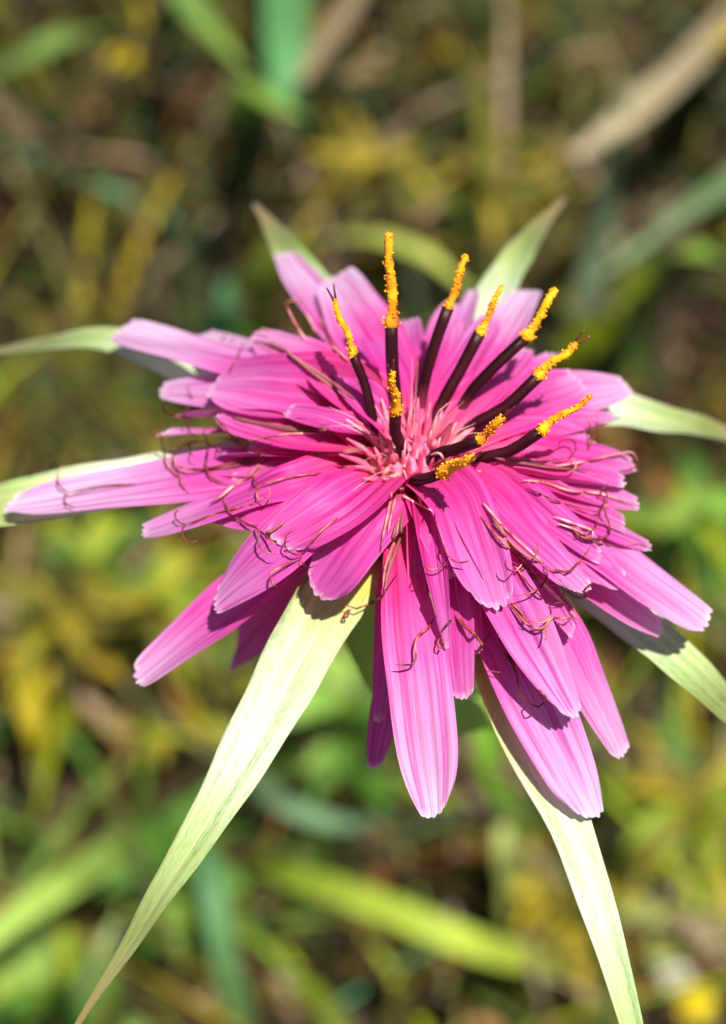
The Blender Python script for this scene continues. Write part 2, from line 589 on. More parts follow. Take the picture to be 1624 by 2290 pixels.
PETALS += [
    ((420, 800), (700, 870), 60, -5.2, dict(arch=1.8, cup=0.3, roll=15)),
    ((520, 1085), (760, 1030), 64, -3.6, dict(arch=1.2, cup=0.3)),
    ((560, 1000), (800, 985), 46, -1.6, dict(arch=0.8, cup=0.3, roll=25)),
    ((395, 925), (660, 925), 52, -4.6, dict(arch=1.4, roll=30)),
    ((585, 1265), (800, 1080), 74, -5.2, dict(arch=2.4, cup=0.3)),
    ((640, 1290), (820, 1110), 60, -7.0, dict(arch=2.0)),
    ((935, 1400), (930, 1150), 48, -5.0, dict(arch=2.6, cup=0.4)),
    ((1065, 1460), (1020, 1180), 58, -5.6, dict(arch=2.6, cup=0.3)),
    ((1085, 1290), (1000, 1100), 44, 0.0, dict(arch=2.0, cup=0.5, tipw=0.35)),
    ((1200, 1300), (1060, 1120), 60, -2.6, dict(arch=2.2, cup=0.35)),
    ((1215, 1500), (1100, 1250), 64, -6.4, dict(arch=2.6, cup=0.3)),
    ((1330, 1530), (1190, 1290), 60, -9.0, dict(arch=2.2)),
    ((1340, 1250), (1110, 1080), 60, -2.6, dict(arch=2.0, cup=0.35)),
    ((1400, 1180), (1160, 1075), 50, -4.2, dict(arch=1.8, cup=0.4)),
    ((1395, 1085), (1140, 1035), 46, -3.4, dict(arch=1.6, cup=0.4, roll=-15)),
    ((1380, 930), (1130, 970), 60, -5.0, dict(arch=1.6, cup=0.3)),
    ((1240, 790), (1060, 920), 62, -4.6, dict(arch=1.6, cup=0.3)),
    ((1060, 650), (980, 870), 54, -6.4, dict(arch=1.6, cup=0.3)),
    ((850, 690), (905, 890), 60, -5.0, dict(arch=1.6, cup=0.3)),
    ((690, 690), (860, 880), 64, -5.0, dict(arch=1.8, cup=0.3)),
    ((610, 820), (830, 910), 56, -1.0, dict(arch=1.2, cup=0.35)),
    ((640, 920), (850, 955), 48, 0.2, dict(arch=0.8, cup=0.3, kz=-0.5)),
]
for tip, base, w, h, kw in PETALS:
    petal(tip, base, w, h, **kw)

# short rolled florets standing at the heart of the flower
for k, (tip, w, h, kw) in enumerate([
        ((1015, 945), 46, 2.0, dict(cup=0.7, curl=0.5)), ((1035, 1000), 44, 0.8, dict(cup=0.5)), ((865, 985), 42, 1.4, dict(cup=0.4))]):
    petal(tip, (930, 1000), w * 1.25, h, arch=0.4, kz=-1.4, teeth=0.05, tipw=0.16, peak=0.5, rk=1.2, vmax=0.5, **kw)


def bract(pts, widths, cup=0.16, name='bract', label=None):
    """pts: (x, y, h mm); widths in pixels at each point"""
    p3 = [at_h(x, y, h) for x, y, h in pts]
    rd = radial(p3[0]).normalized()
    root = FLOWER + rd * 3.6 * MM + Vector((0, 0, -12.5 * MM))
    NR, NC = 34, 9
    allp = [root] + p3
    path = catmull(allp, NR)
    cum = np.concatenate([[0], np.cumsum([(allp[i + 1] - allp[i]).length for i in range(len(allp) - 1)])])
    ws = []
    for (x, y, h), wpx, P in zip(pts, widths, p3):
        ws.append(wpx * PX / MM * to_px(P)[2] / DIST)
    ws = np.interp(np.linspace(0, cum[-1], NR + 1), cum, [ws[0] * 0.9] + ws)
    u = radial(p3[-1]).normalized()
    fr = frame(path, Vector((0, 0, 1)) + u * 0.3)
    # correct for how far the blade is turned from the camera
    t, s, n = fr[NR * 2 // 3]
    q = path[NR * 2 // 3]
    a, b = to_px(q - s * MM), to_px(q + s * MM)
    c, d = to_px(q - t * MM), to_px(q + t * MM)
    e = Vector((d[0] - c[0], d[1] - c[1])).normalized()
    app = abs((b[0] - a[0]) * (-e.y) + (b[1] - a[1]) * e.x)
    full = 2 / (PX / MM) * DIST / to_px(q)[2]
    ws = np.minimum(ws * min(full / max(app, 1), 1.5), 6.0)
    seed = random.random() * 30
    vs, uv, fs = [], [], []
    th = 0.32
    for side in (0, 1):
        for i in range(NR + 1):
            t, s, n = fr[i]
            for j in range(NC):
                uu = -1 + 2 * j / (NC - 1)
                wv = ws[i] * (1 + 0.03 * math.sin(i * 1.3 + seed + j))
                z = cup * ws[i] * uu * uu + 0.05 * ws[i] * math.sin(i * 0.35 + seed) * uu - 0.04 * ws[i] * math.exp(-(uu * 5) ** 2)
                if side:
                    z -= th * (1 - 0.75 * uu * uu)
                vs.append(path[i] + s * (uu * wv * 0.5 * MM) + n * (z * MM))
                uv.append(((uu + 1) / 2, i / NR))
    m = (NR + 1) * NC
    for i in range(NR):
        for j in range(NC - 1):
            a = i * NC + j
            fs.append((a, a + 1, a + NC + 1, a + NC))
            fs.append((m + a + NC, m + a + NC + 1, m + a + 1, m + a))
        for j in (0, NC - 1):
            a = i * NC + j
            f = (a, a + NC, m + a + NC, m + a)
            fs.append(f if j == 0 else f[::-1])
    for i in (0, NR):
        for j in range(NC - 1):
            a = i * NC + j
            fs.append((a, m + a, m + a + 1, a + 1) if i == 0 else (a, a + 1, m + a + 1, m + a))
    o = obj(name, vs, fs, M_BRACT, flower, uv)
    if label:
        o['label'] = label
    blockers.append((vs, fs))


bract([(835, 1240, -5.0), (745, 1340, -6.4), (695, 1425, -7.2), (567, 1659, -9.2), (447, 1865, -11.2), (355, 2005, -12.6), (295, 2105, -13.6),
       (205, 2240, -15.0), (120, 2380, -17)],
      [120, 158, 150, 122, 86, 60, 38, 16, 5], cup=0.10, label='broad cream bract marked with green')
bract([(1075, 1420, -8.6), (1165, 1640, -10.8), (1268, 1840, -12.4), (1350, 2080, -14.0), (1410, 2290, -15.5), (1480, 2650, -19), (1530, 2950, -24)],
      [100, 118, 100, 75, 50, 26, 6])
bract([(1180, 1200, -8.5), (1330, 1330, -10.5), (1480, 1450, -12), (1600, 1560, -13.5), (1760, 1740, -16)], [100, 110, 92, 66, 8])
bract([(1150, 960, -8), (1330, 915, -10.5), (1450, 938, -13), (1600, 970, -17), (1760, 1040, -21)], [84, 88, 72, 54, 8])
bract([(1010, 830, -7), (1095, 680, -10.0), (1158, 575, -13), (1205, 510, -15), (1262, 445, -17.5)], [84, 84, 66, 38, 8])
bract([(840, 860, -7), (720, 680, -9.0), (642, 565, -10.5), (600, 498, -12.5), (568, 455, -14)], [90, 95, 68, 30, 6])
bract([(700, 900, -8), (430, 830, -10.5), (250, 765, -11.0), (90, 775, -15.0), (-80, 800, -20)], [84, 80, 48, 34, 8])
bract([(700, 1050, -6.5), (430, 1072, -7.4), (220, 1104, -7.9), (30, 1136, -8.4), (-160, 1175, -10.5), (-320, 1230, -14)],
      [110, 122, 112, 92, 50, 8])


# packed slender floret tubes at the heart, in spiral order
def floret_tubes():
    for k in range(64):
        r = 3.0 * math.sqrt((k + 0.5) / 64)
        a = k * 2.39996
        o = 0.9 + 0.5 * r / 3.0 + random.uniform(0, 0.35) * r / 3.0
        top = 2.3 - 0.55 * r + random.uniform(-0.4, 0.5)
        d = Vector((math.cos(a), math.sin(a), 0))
        p = [FLOWER + d * r * MM * 0.9 + Vector((0, 0, -3.2 * MM)), FLOWER + d * r * MM + Vector((0, 0, -0.6 * MM)),
             FLOWER + d * r * MM * o + Vector((random.uniform(-.2, .2) * MM, random.uniform(-.2, .2) * MM, top * MM))]
        q = catmull(p, 7)
        v, f, u = tube_data(q, [0.27 * MM * (1.0, 1.0, 1.0, 0.96, 0.86, 0.70, 0.48, 0.16)[i] for i in range(8)], 6)
        obj('floret_tube', v, f, M_HEART, flower, u)


floret_tubes()

# receptacle and stem -------------------------------------------------
def lathe(name, prof, mat, sides=20, wob=0.0):
    vs, fs, uv = [], [], []
    for i, (r, z, dx, dy) in enumerate(prof):
        for k in range(sides):
            a = 2 * math.pi * k / sides
            rr = r * (1 + wob * math.cos(a * 8))
            vs.append((FLOWER.x + dx + rr * math.cos(a), FLOWER.y + dy + rr * math.sin(a), z))
            uv.append((k / sides, i / (len(prof) - 1)))
    n = len(prof)
    for i in range(n - 1):
        for k in range(sides):
            k2 = (k + 1) % sides
            fs.append((i * sides + k, i * sides + k2, (i + 1) * sides + k2, (i + 1) * sides + k))
    fs.append(tuple(range(sides))[::-1])
    fs.append(tuple((n - 1) * sides + k for k in range(sides)))
    return obj(name, vs, fs, mat, flower, uv)


zc = FLOWER.z
lathe('disc', [(0.0030, zc - 0.0060, 0, 0), (0.0030, zc - 0.0024, 0, 0), (0.0026, zc - 0.0010, 0, 0), (0.0018, zc - 0.0002, 0, 0),
               (0.0009, zc + 0.0003, 0, 0), (0.0002, zc + 0.0004, 0, 0)], M_HEART, 28, 0.10)  # dome added under the florets so gaps at the heart don't go dark
lathe('involucre', [(0.0026, zc - 0.026, 0, 0), (0.0040, zc - 0.022, 0, 0), (0.0052, zc - 0.016, 0, 0),
                    (0.0048, zc - 0.010, 0, 0), (0.0036, zc - 0.0055, 0, 0), (0.0015, zc - 0.004, 0, 0)], M_STEM, 24, 0.05)
_sp = [FLOWER + Vector((0, 0, -0.020)), FLOWER + Vector((0.0012, 0, -0.030)), at_h(1130, 1600, -52), at_h(1250, 1860, -100), at_h(1335, 2080, -170),
       at_h(1380, 2230, -250)]
_sp += [Vector((_sp[-1].x - 0.002, _sp[-1].y + 0.01, 0.04)), Vector((_sp[-1].x - 0.004, _sp[-1].y + 0.014, -0.02))]
_q = catmull(_sp, 40)
v, f, u = tube_data(_q, [0.0030 if k < 1 else max(0.0014, 0.0024 - 0.0003 * k) for k in range(41)], 14)
obj('stem', v, f, M_STEM, flower, u)

# stamens ---------------------------------------------------------------
ico_v = []
_p = (1 + 5 ** 0.5) / 2
for a, b in ((1, _p), (-1, _p), (1, -_p), (-1, -_p)):
    ico_v += [Vector((0, a, b)).normalized(), Vector((a, b, 0)).normalized(), Vector((b, 0, a)).normalized()]
ico_f = []
for i in range(12):
    for j in range(i + 1, 12):
        for k in range(j + 1, 12):
            d = [(ico_v[x] - ico_v[y]).length for x, y in ((i, j), (j, k), (i, k))]
            if max(d) < 1.1:
                n = (ico_v[j] - ico_v[i]).cross(ico_v[k] - ico_v[i])
                ico_f.append((i, j, k) if n.dot(ico_v[i]) > 0 else (i, k, j))


def pollen_mesh(path, radii, count, rmin, rmax):
    vs, fs, _ = tube_data(path, radii, 8)
    vs = [Vector(v) for v in vs]
    n = len(path)
    for q in range(count):
        f = random.random() ** 1.25 * (n - 1)
        i = min(int(f), n - 2)
        p = path[i].lerp(path[i + 1], f - i)
        t = (path[i + 1] - path[i]).normalized()
        s = t.orthogonal().normalized()
        a = random.random() * 6.283
        dirv = s * math.cos(a) + t.cross(s) * math.sin(a)
        r = random.uniform(rmin, rmax)
        c = p + dirv * (radii[i] * random.uniform(0.7, 1.25))
        k = len(vs)
        sc = [random.uniform(0.6, 1.35) for _ in range(3)]
        for v in ico_v:
            vs.append(c + Vector((v.x * sc[0], v.y * sc[1], v.z * sc[2])) * r)
        fs += [tuple(k + x for x in f3) for f3 in ico_f]
    return vs, fs


def stamen(b, m, t, hb, ht, rad=0.40, thin=1.0, fork=0.0, hair=True):
    """b: foot, m: where the pollen starts, t: tip (pixels); heights in mm"""
    f = math.dist(b, m) / (math.dist(b, m) + math.dist(m, t))
    B, T = at_h(*b, hb), at_h(*t, ht)
    Mm = at_h(*m, hb + (ht - hb) * f)
    deep = FLOWER + radial(B) * 0.5 + Vector((0, 0, -7 * MM))
    bow = (Mm - B).normalized().orthogonal() * (random.uniform(-0.35, 0.35) * MM)
    path = catmull([deep, B, B.lerp(Mm, 0.5) + bow, Mm], 14)
    rad *= random.uniform(0.90, 1.06)
    rr = [rad * MM * (0.45 + 0.55 * min(1, i / 8)) for i in range(15)]
    vs, fs, uv = [], [], []
    sides = 15
    sdir = (path[-1] - path[0]).normalized().orthogonal().normalized()
    for i, p in enumerate(path):
        tt = (path[min(i + 1, 14)] - path[max(i - 1, 0)]).normalized()
        sdir = (sdir - tt * sdir.dot(tt)).normalized()
        bb = tt.cross(sdir)
        for k in range(sides):
            a = 2 * math.pi * k / sides
            r = rr[i] * (1.0 if k % 3 else 0.86)          # five fused anthers: five grooves
            vs.append(p + (sdir * math.cos(a) + bb * math.sin(a)) * r)
            uv.append((k / sides, i / 14))
    for i in range(14):
        for k in range(sides):
            k2 = (k + 1) % sides
            fs.append((i * sides + k, i * sides + k2, (i + 1) * sides + k2, (i + 1) * sides + k))
    fs.append(tuple(14 * sides + k for k in range(sides)))
    st = obj('stamen', vs, fs, M_ANTHER, flower, uv)
    blockers.append((vs, fs))
    side = (T - Mm).normalized().orthogonal().normalized()
    pp = catmull([Mm - (T - Mm) * 0.03, Mm.lerp(T, 0.35) + side * 0.14 * MM, Mm.lerp(T, 0.7) - side * 0.12 * MM, T], 12)
    pr = [rad * MM * thin * (1.18 if i < 2 else 0.82 - 0.20 * i / 12) * random.uniform(0.74, 1.18) for i in range(13)]
    pr[-1] *= 0.7
    v2, f2 = pollen_mesh(pp, pr, 170, 0.03 * MM, 0.085 * MM)
    po = obj('pollen', v2, f2, M_POLLEN, flower)
    sub(po, st)
    if fork:
        e = (T - Mm).normalized()
        for sg in (-1, 1):
            q = catmull([T - e * 0.6 * MM, T + e * 0.5 * MM + side * sg * 0.2 * MM, T + e * 0.9 * MM + side * sg * fork * MM], 6)
            v3, f3, u3 = tube_data(q, [0.10 * MM * (1 - 0.09 * i) for i in range(7)], 6)
            sub(obj('stigma', v3, f3, M_STYLE, flower, u3), st)


stamen((835, 940), (789, 792), (748, 668), 0.5, 8.0, 0.36, 0.85, 0.3)
stamen((886, 905), (875, 722), (871, 520), 0.5, 11.0, 0.40, 0.95)
stamen((898, 1000), (885, 918), (876, 830), 1.0, 8.5, 0.40, 0.98, 0.25)
stamen((945, 875), (1002, 688), (1044, 570), 0.0, 8.0, 0.37, 0.75)
stamen((985, 912), (1073, 745), (1123, 638), 0.0, 7.0, 0.37, 0.70)
stamen((1040, 898), (1176, 755), (1244, 645), 0.0, 6.5, 0.37, 0.95)
stamen((1045, 962), (1203, 842), (1290, 765), 0.0, 6.0, 0.41, 0.90, 0.25)
stamen((1058, 1032), (1212, 962), (1322, 884), 0.0, 6.0, 0.41, 0.80)
stamen((968, 1022), (1072, 985), (1126, 930), 0.5, 6.5, 0.39, 0.85, 0.35)
stamen((928, 1076), (992, 1055), (1060, 1020), 1.0, 8.5, 0.36, 1.1, 0.2)

# filaments, withered styles and old anthers: they lie on the petals ------
allv, allf = [], []
for v, f in blockers:
    k = len(allv)
    allv += [tuple(p) for p in v]
    allf += [tuple(k + i for i in g) for g in f]
BVH = BVHTree.FromPolygons(allv, allf)


def drape(px, lift, dip=0.0):
    """points over whatever petal lies under each pixel, lifted towards the eye"""
    dep = []
    for i, (x, y) in enumerate(px):
        hit = BVH.ray_cast(CAM, ray(x, y))
        dep.append(hit[3] if hit[0] is not None else None)
    known = [i for i, d in enumerate(dep) if d is not None]
    if not known:
        base = [at_h(x, y, -5) for x, y in px]
        return base
    d = np.interp(range(len(px)), known, [dep[i] for i in known])
    d2 = d.copy()
    for i in range(len(d)):                       # keep it smooth but never inside a petal
        lo, hi = max(0, i - 1), min(len(d), i + 2)
        d2[i] = min(d[i], d[lo:hi].mean() + 0.0003)
    lf = [lift[0] + (lift[1] - lift[0]) * i / max(1, len(px) - 1) for i in range(len(px))]
    return [CAM + ray(x, y) * (dd - l * MM) for (x, y), dd, l in zip(px, d2, lf)]


def dense(px, n):
    return [(p.x, p.y) for p in catmull([(x, y, 0) for x, y in px], n)]


def filament(px, lift=(0.25, 0.9), r=0.075, r2=None, mat=None, name='style', n=26, sides=6):
    q = drape(dense(px, n), lift)
    q = catmull(q, n)
    r2 = r * 0.7 if r2 is None else r2
    v, f, u = tube_data(q, [(r + (r2 - r) * i / n) * MM * min(1, 0.25 + i / n * 6, 0.3 + (1 - i / n) * 7) * random.uniform(0.86, 1.1) for i in range(n + 1)], sides)
    return obj(name, v, f, mat or M_STYLE, flower, u)


def za(z):
    return lambda pts: [(z[0] + z[2] * x, z[1] + z[2] * y) for x, y in pts]


z1 = za((218.2, 436.5, 0.430))
z3 = za((0, 873, 0.430))
z4 = za((567.5, 916.7, 0.3225))
z5 = za((1004, 916.7, 0.3817))
z6 = za((698.4, 1265.9, 0.4838))
FIL = [
    (z3([(985, 530), (950, 500), (935, 440), (880, 395), (858, 340), (840, 260), (825, 195), (805, 200), (812, 240)]), 0.085),
    (z3([(1370, 340), (1150, 390), (990, 410), (920, 390), (905, 340), (935, 290), (1000, 270), (1080, 265), (1110, 290), (1130, 320)]), 0.09),
    (z3([(1200, 490), (1160, 480), (1100, 450), (1070, 390), (1080, 330), (1075, 260), (1060, 200), (1090, 195)]), 0.08),
    (z3([(1450, 310), (1330, 310), (1250, 280), (1200, 235), (1170, 190), (1130, 150), (1110, 120)]), 0.085),
    (z3([(1160, 560), (1200, 640), (1280, 690), (1350, 730), (1340, 790), (1390, 845), (1440, 850)]), 0.085),
    (z3([(1350, 730), (1390, 760), (1430, 800)]), 0.08),
    (z3([(1570, 870), (1480, 910), (1410, 950), (1410, 990), (1440, 1020)]), 0.08),
    (z3([(1010, 150), (950, 140), (880, 125), (850, 100), (850, 60)]), 0.08),
    (z3([(1000, 40), (985, 10), (975, -20)]), 0.07),
    (z4([(1000, 1130), (930, 1230), (905, 1275), (850, 1320), (760, 1360), (680, 1385), (665, 1380), (640, 1340), (610, 1330), (590, 1350)]), 0.09),
    (z4([(680, 1385), (650, 1390), (628, 1420), (625, 1440), (650, 1430), (655, 1390)]), 0.085),
    (z5([(820, 230), (850, 160), (870, 90), (870, 40), (850, 5)]), 0.07),
    (z5([(815, 230), (830, 140), (825, 80), (805, 50)]), 0.07),
    (z5([(725, 650), (735, 710), (780, 745), (850, 755), (930, 735), (940, 670), (915, 600), (910, 520), (885, 475), (920, 450), (940, 410)]), 0.085),
    (z5([(560, 910), (620, 935), (700, 945), (750, 900), (800, 850), (830, 795)]), 0.085),
    (z5([(550, 910), (575, 960), (550, 1020), (480, 1070), (380, 1090)]), 0.08),
    (z5([(650, 990), (700, 1070), (770, 1100), (820, 1080), (790, 1060), (830, 1020), (870, 1000), (900, 1030)]), 0.09),
    (z5([(350, 1130), (400, 1190), (450, 1250), (520, 1280), (560, 1270), (600, 1220), (650, 1220), (720, 1215)]), 0.095),
    (z5([(520, 1275), (560, 1270), (570, 1330), (555, 1350)]), 0.08),
    (z5([(40, 1190), (80, 1260), (150, 1310), (200, 1380)]), 0.085),
    (z5([(180, 1410), (210, 1350), (245, 1305)]), 0.08),
    (z6([(560, 240), (540, 280), (490, 320), (475, 370), (480, 420), (465, 450), (385, 455)]), 0.085),
    (z6([(640, 250), (600, 300), (580, 370), (595, 380), (615, 340)]), 0.08),
    (z6([(670, 230), (720, 290), (760, 330), (800, 370)]), 0.085),
    (z6([(860, 310), (890, 400), (930, 460), (945, 500), (960, 580), (1010, 640), (1050, 650), (1080, 610), (1060, 580), (1000, 570)]), 0.085),
    (z6([(900, 400), (925, 440), (940, 470)]), 0.12),
    (z6([(765, 490), (810, 485), (870, 490)]), 0.07),
    (z1([(680, 920), (710, 870), (740, 810), (770, 760)]), 0.06),
    (z1([(690, 765), (715, 735)]), 0.06), (z1([(640, 750), (680, 725)]), 0.06),
    (z1([(790, 740), (800, 715), (850, 700), (900, 705)]), 0.07),
    (z1([(1000, 600), (980, 560), (1030, 545), (1090, 550)]), 0.06),
]
for px, r in FIL:
    filament(px, (0.25, 1.3), r)
# withered anther tubes and papery threads
for px, r, r2, mat, lift in [
        (z1([(1200, 1215), (1000, 1215), (850, 1190), (700, 1155)]), 0.30, 0.16, M_OLD, (0.3, 0.3)),
        (z3([(1920, 300), (1800, 318), (1620, 318), (1450, 310)]), 0.20, 0.14, M_OLD, (0.35, 0.3)),
        (z1([(1340, 1060), (1160, 930), (1040, 850), (900, 765)]), 0.15, 0.13, M_OLD, (0.2, 0.3)),
        (z1([(1290, 1050), (1130, 930), (960, 800), (820, 755)]), 0.13, 0.16, M_OLD, (0.2, 0.4)),
        (z1([(1310, 860), (1230, 790), (1160, 640)]), 0.14, 0.12, M_THREAD, (0.2, 0.8)),
        (z1([(1150, 740), (1110, 660), (1080, 600)]), 0.14, 0.10, M_THREAD, (0.2, 0.8)),
        (z1([(1080, 750), (1030, 670), (990, 590)]), 0.14, 0.10, M_THREAD, (0.2, 0.8)),
        (z1([(1250, 1240), (1000, 1240), (860, 1260), (700, 1300)]), 0.10, 0.08, M_THREAD, (0.2, 0.3)),
        (z3([(1380, 330), (1200, 400), (1000, 410)]), 0.14, 0.10, M_OLD, (0.2, 0.2)),
        (z3([(1380, 345), (1290, 450), (1210, 500), (1150, 550), (1090, 590)]), 0.12, 0.14, M_THREAD, (0.2, 0.6)),
        (z3([(1480, 680), (1410, 730), (1380, 740)]), 0.13, 0.12, M_OLD, (0.2, 0.3)),
        (z4([(1035, 700), (1010, 900), (945, 1100), (905, 1250)]), 0.16, 0.12, M_OLD, (0.2, 0.4)),
        (z4([(1010, 720), (975, 900), (915, 1080), (895, 1230)]), 0.15, 0.11, M_THREAD, (0.2, 0.5)),
        (z4([(1000, 760), (960, 930), (935, 1100), (900, 1200)]), 0.15, 0.11, M_OLD, (0.3, 0.3)),
        (z4([(960, 560), (930, 720), (900, 860), (880, 980)]), 0.12, 0.09, M_THREAD, (0.3, 0.3)),
        (z4([(1000, 560), (960, 700), (930, 850)]), 0.12, 0.09, M_THREAD, (0.3, 0.3)),
        (z5([(270, 280), (440, 310), (600, 335), (820, 350)]), 0.17, 0.12, M_OLD, (0.3, 0.4)),
        (z5([(590, 335), (800, 300), (950, 265), (1080, 250), (1105, 300)]), 0.11, 0.08, M_THREAD, (0.3, 0.5)),
        (z5([(1000, 360), (1060, 350), (1105, 320)]), 0.09, 0.06, M_STYLE, (0.2, 0.3)),
        (z5([(430, 410), (560, 425), (700, 470), (890, 490), (1100, 560)]), 0.13, 0.08, M_THREAD, (0.3, 0.4)),
        (z5([(540, 420), (640, 445), (730, 480)]), 0.11, 0.08, M_STYLE, (0.3, 0.3)),
        (z5([(200, 540), (290, 650), (380, 740), (560, 900)]), 0.12, 0.10, M_THREAD, (0.3, 0.5)),
        (z5([(250, 620), (350, 760), (450, 850), (560, 900)]), 0.13, 0.10, M_OLD, (0.3, 0.5)),
        (z5([(300, 740), (420, 870), (540, 1000), (700, 1160), (765, 1240)]), 0.13, 0.08, M_THREAD, (0.3, 0.5)),
        (z5([(260, 660), (400, 820), (520, 980), (620, 1100)]), 0.12, 0.08, M_THREAD, (0.3, 0.4)),
        (z5([(610, 620), (720, 660), (845, 715), (830, 745), (740, 700), (640, 665)]), 0.11, 0.08, M_THREAD, (0.3, 0.4)),
        (z5([(640, 670), (740, 700), (830, 760), (980, 800)]), 0.12, 0.06, M_OLD, (0.2, 0.3)),
        (z5([(1050, 790), (1110, 785), (1180, 805)]), 0.06, 0.05, M_STYLE, (0.1, 0.2)),
        (z6([(530, 80), (560, 180), (575, 240)]), 0.13, 0.09, M_OLD, (0.2, 0.3)),
        (z6([(960, 0), (1060, 80), (1160, 170), (1230, 240)]), 0.10, 0.07, M_THREAD, (0.2, 0.4)),
        (z6([(920, 170), (970, 220), (985, 265)]), 0.13, 0.10, M_STYLE, (0.2, 0.4))]:
    nm = 'old_stamen' if mat is M_OLD else 'thread'
    filament(px, lift, r * (0.72 if mat is M_THREAD else 0.9), r2 * 0.75, mat, nm)

# forked styles curling at the ends of the florets
rc = random.Random(5)
for k, (tip, base, w, h, kw) in enumerate(PETALS):
    if k % 4 or h < -7.6 or h > -1.5 or tip[1] < 760:
        continue
    tx, ty = tip[0] + (920 - tip[0]) * 0.16, tip[1] + (1010 - tip[1]) * 0.16
    a = math.atan2(tip[1] - 1010, tip[0] - 920)
    ox, oy = -math.sin(a), math.cos(a)
    off = rc.uniform(-0.3, 0.3) * w
    sx, sy = tx + ox * off, ty + oy * off
    back = rc.uniform(90, 170)
    st = [(sx - math.cos(a) * back, sy - math.sin(a) * back), (sx - math.cos(a) * back * 0.5 + ox * 5, sy - math.sin(a) * back * 0.5 + oy * 5), (sx, sy)]
    filament(st, (0.15, 0.6), 0.06, 0.06, M_STYLE, n=14)
    for sg in (-1, 1):
        q, aa, pts = (sx, sy), a + sg * 0.5, [(sx, sy)]
        kk = sg * rc.uniform(0.35, 0.75)
        for i in range(rc.randint(4, 7)):
            q = (q[0] + math.cos(aa) * 13, q[1] + math.sin(aa) * 13)
            pts.append(q)
            aa += kk * rc.uniform(0.5, 1.5)
        filament(pts, (0.6, 1.5), 0.062, 0.045, M_STYLE, n=16, sides=5)

# fine pale threads at the heart of the flower
for k in range(20):
    a = random.uniform(0, 2 * math.pi)
    r1 = random.uniform(2.5, 6.5)
    P = [FLOWER + Vector((math.cos(a) * q * MM, math.sin(a) * q * MM, zz * MM)) for q, zz in
         ((0.8, -5.0), (1.6 + random.uniform(-.4, .6), -0.5), (r1 * 0.6, random.uniform(0.8, 2.2)), (r1, random.uniform(0.6, 3.0)))]
    q = catmull(P, 12)
    v, f, u = tube_data(q, [0.05 * MM * (1 - 0.07 * i) for i in range(13)], 5)
    obj('thread', v, f, M_PALE, flower, u)
for px in [z1([(1450, 1280), (1380, 1220), (1290, 1165)]), z4([(1030, 590), (1100, 630), (1240, 700)]),
           z4([(1220, 310), (1290, 300), (1310, 330), (1290, 370)]), z4([(850, 210), (740, 130), (640, 60)]),
           z4([(1060, 480), (1040, 400), (1050, 260), (1060, 130)])]:
    filament(px, (0.4, 0.7), 0.09, 0.06, M_PALE, 'thread', 14)

# ------------------------------------------------------------------ meadow behind and below
G = {
    'brown': (0.085, 0.050, 0.026), 'tan': (0.36, 0.27, 0.16), 'olive': (0.16, 0.145, 0.018), 'green': (0.085, 0.20, 0.022),
    'light': (0.27, 0.44, 0.07), 'teal': (0.10, 0.26, 0.12), 'yellow': (0.52, 0.40, 0.018), 'dark': (0.035, 0.06, 0.015),
    'lime': (0.34, 0.42, 0.02), 'rust': (0.33, 0.15, 0.05),
}


def blade_data(path, width, fold=0.25, prof=None, ref=None, nc=3):
    n = len(path)
    fr = frame(path, ref or Vector((0.05, -0.25, 1)))
    vs, fs = [], []
    for i, p in enumerate(path):
        v = i / (n - 1)
        g = prof(v) if prof else max(0.03, (1 - v ** 2.2)) * (0.75 + 0.25 * min(1, v * 5))
        t, s, nn = fr[i]
        for j in range(nc):
            u = -1 + 2 * j / (nc - 1)
            vs.append(p + s * (u * width * g * 0.5) + nn * (abs(u) * width * g * fold * 0.5))
    for i in range(n - 1):
        for j in range(nc - 1):
            a = i * nc + j
            fs.append((a, a + 1, a + nc + 1, a + nc))
    return vs, fs


def shade(c, k=0.18):
    f = 1 + random.uniform(-k, k)
    return tuple(min(0.9, max(0.004, x * f * (1 + random.uniform(-0.07, 0.07)))) for x in c)


# hero blades: (name, label, category, [(x, y, z mm)...] root first, width mm, colour root, colour tip, group)
def blade(name, label, cat, pts, width, c0, c1, fold=0.25, prof=None, group=None, lift=None):
    if lift is None:
        lift = 1.25 if pts[1][1] < 1200 else 0.85
    P = [at_z(x, y, z * lift * MM) for x, y, z in pts]
    first = P[0]
    away = (P[0] - P[1])
    away.z = 0
    away = away.normalized() * min(0.02, first.z * 0.4) if away.length > 1e-6 else Vector()
    if first.z > 0.004:
        P = [Vector((first.x + away.x, first.y + away.y, -0.012))] + P
    path = catmull(P, 22)
    vs, fs = blade_data(path, width * (1.12 if pts[1][1] < 1200 else 0.95) * MM, fold, prof)
    n = len(path)
    cc = []
    for i in range(n):
        f = i / (n - 1)
        for j in range(3):
            cc.append([c0[k] + (c1[k] - c0[k]) * f for k in range(3)])
    o = obj(name, vs, fs, M_LEAF, None, None, cc, origin=(path[0].x, path[0].y, 0))
    gr = {'grass_blade': 'grass blades round the flower', 'dry_stalk': 'dry stalks in the meadow'}.get(name, 'single leaves in the meadow')
    tag(o, label, cat, gr)
    return o


def straight(v):
    return 0.9 if v < 0.9 else 0.9 * (1 - (v - 0.9) * 6)


def broad(v):
    return max(0.06, math.sin(math.pi * min(1, 0.10 + 0.9 * v)) ** 0.7)


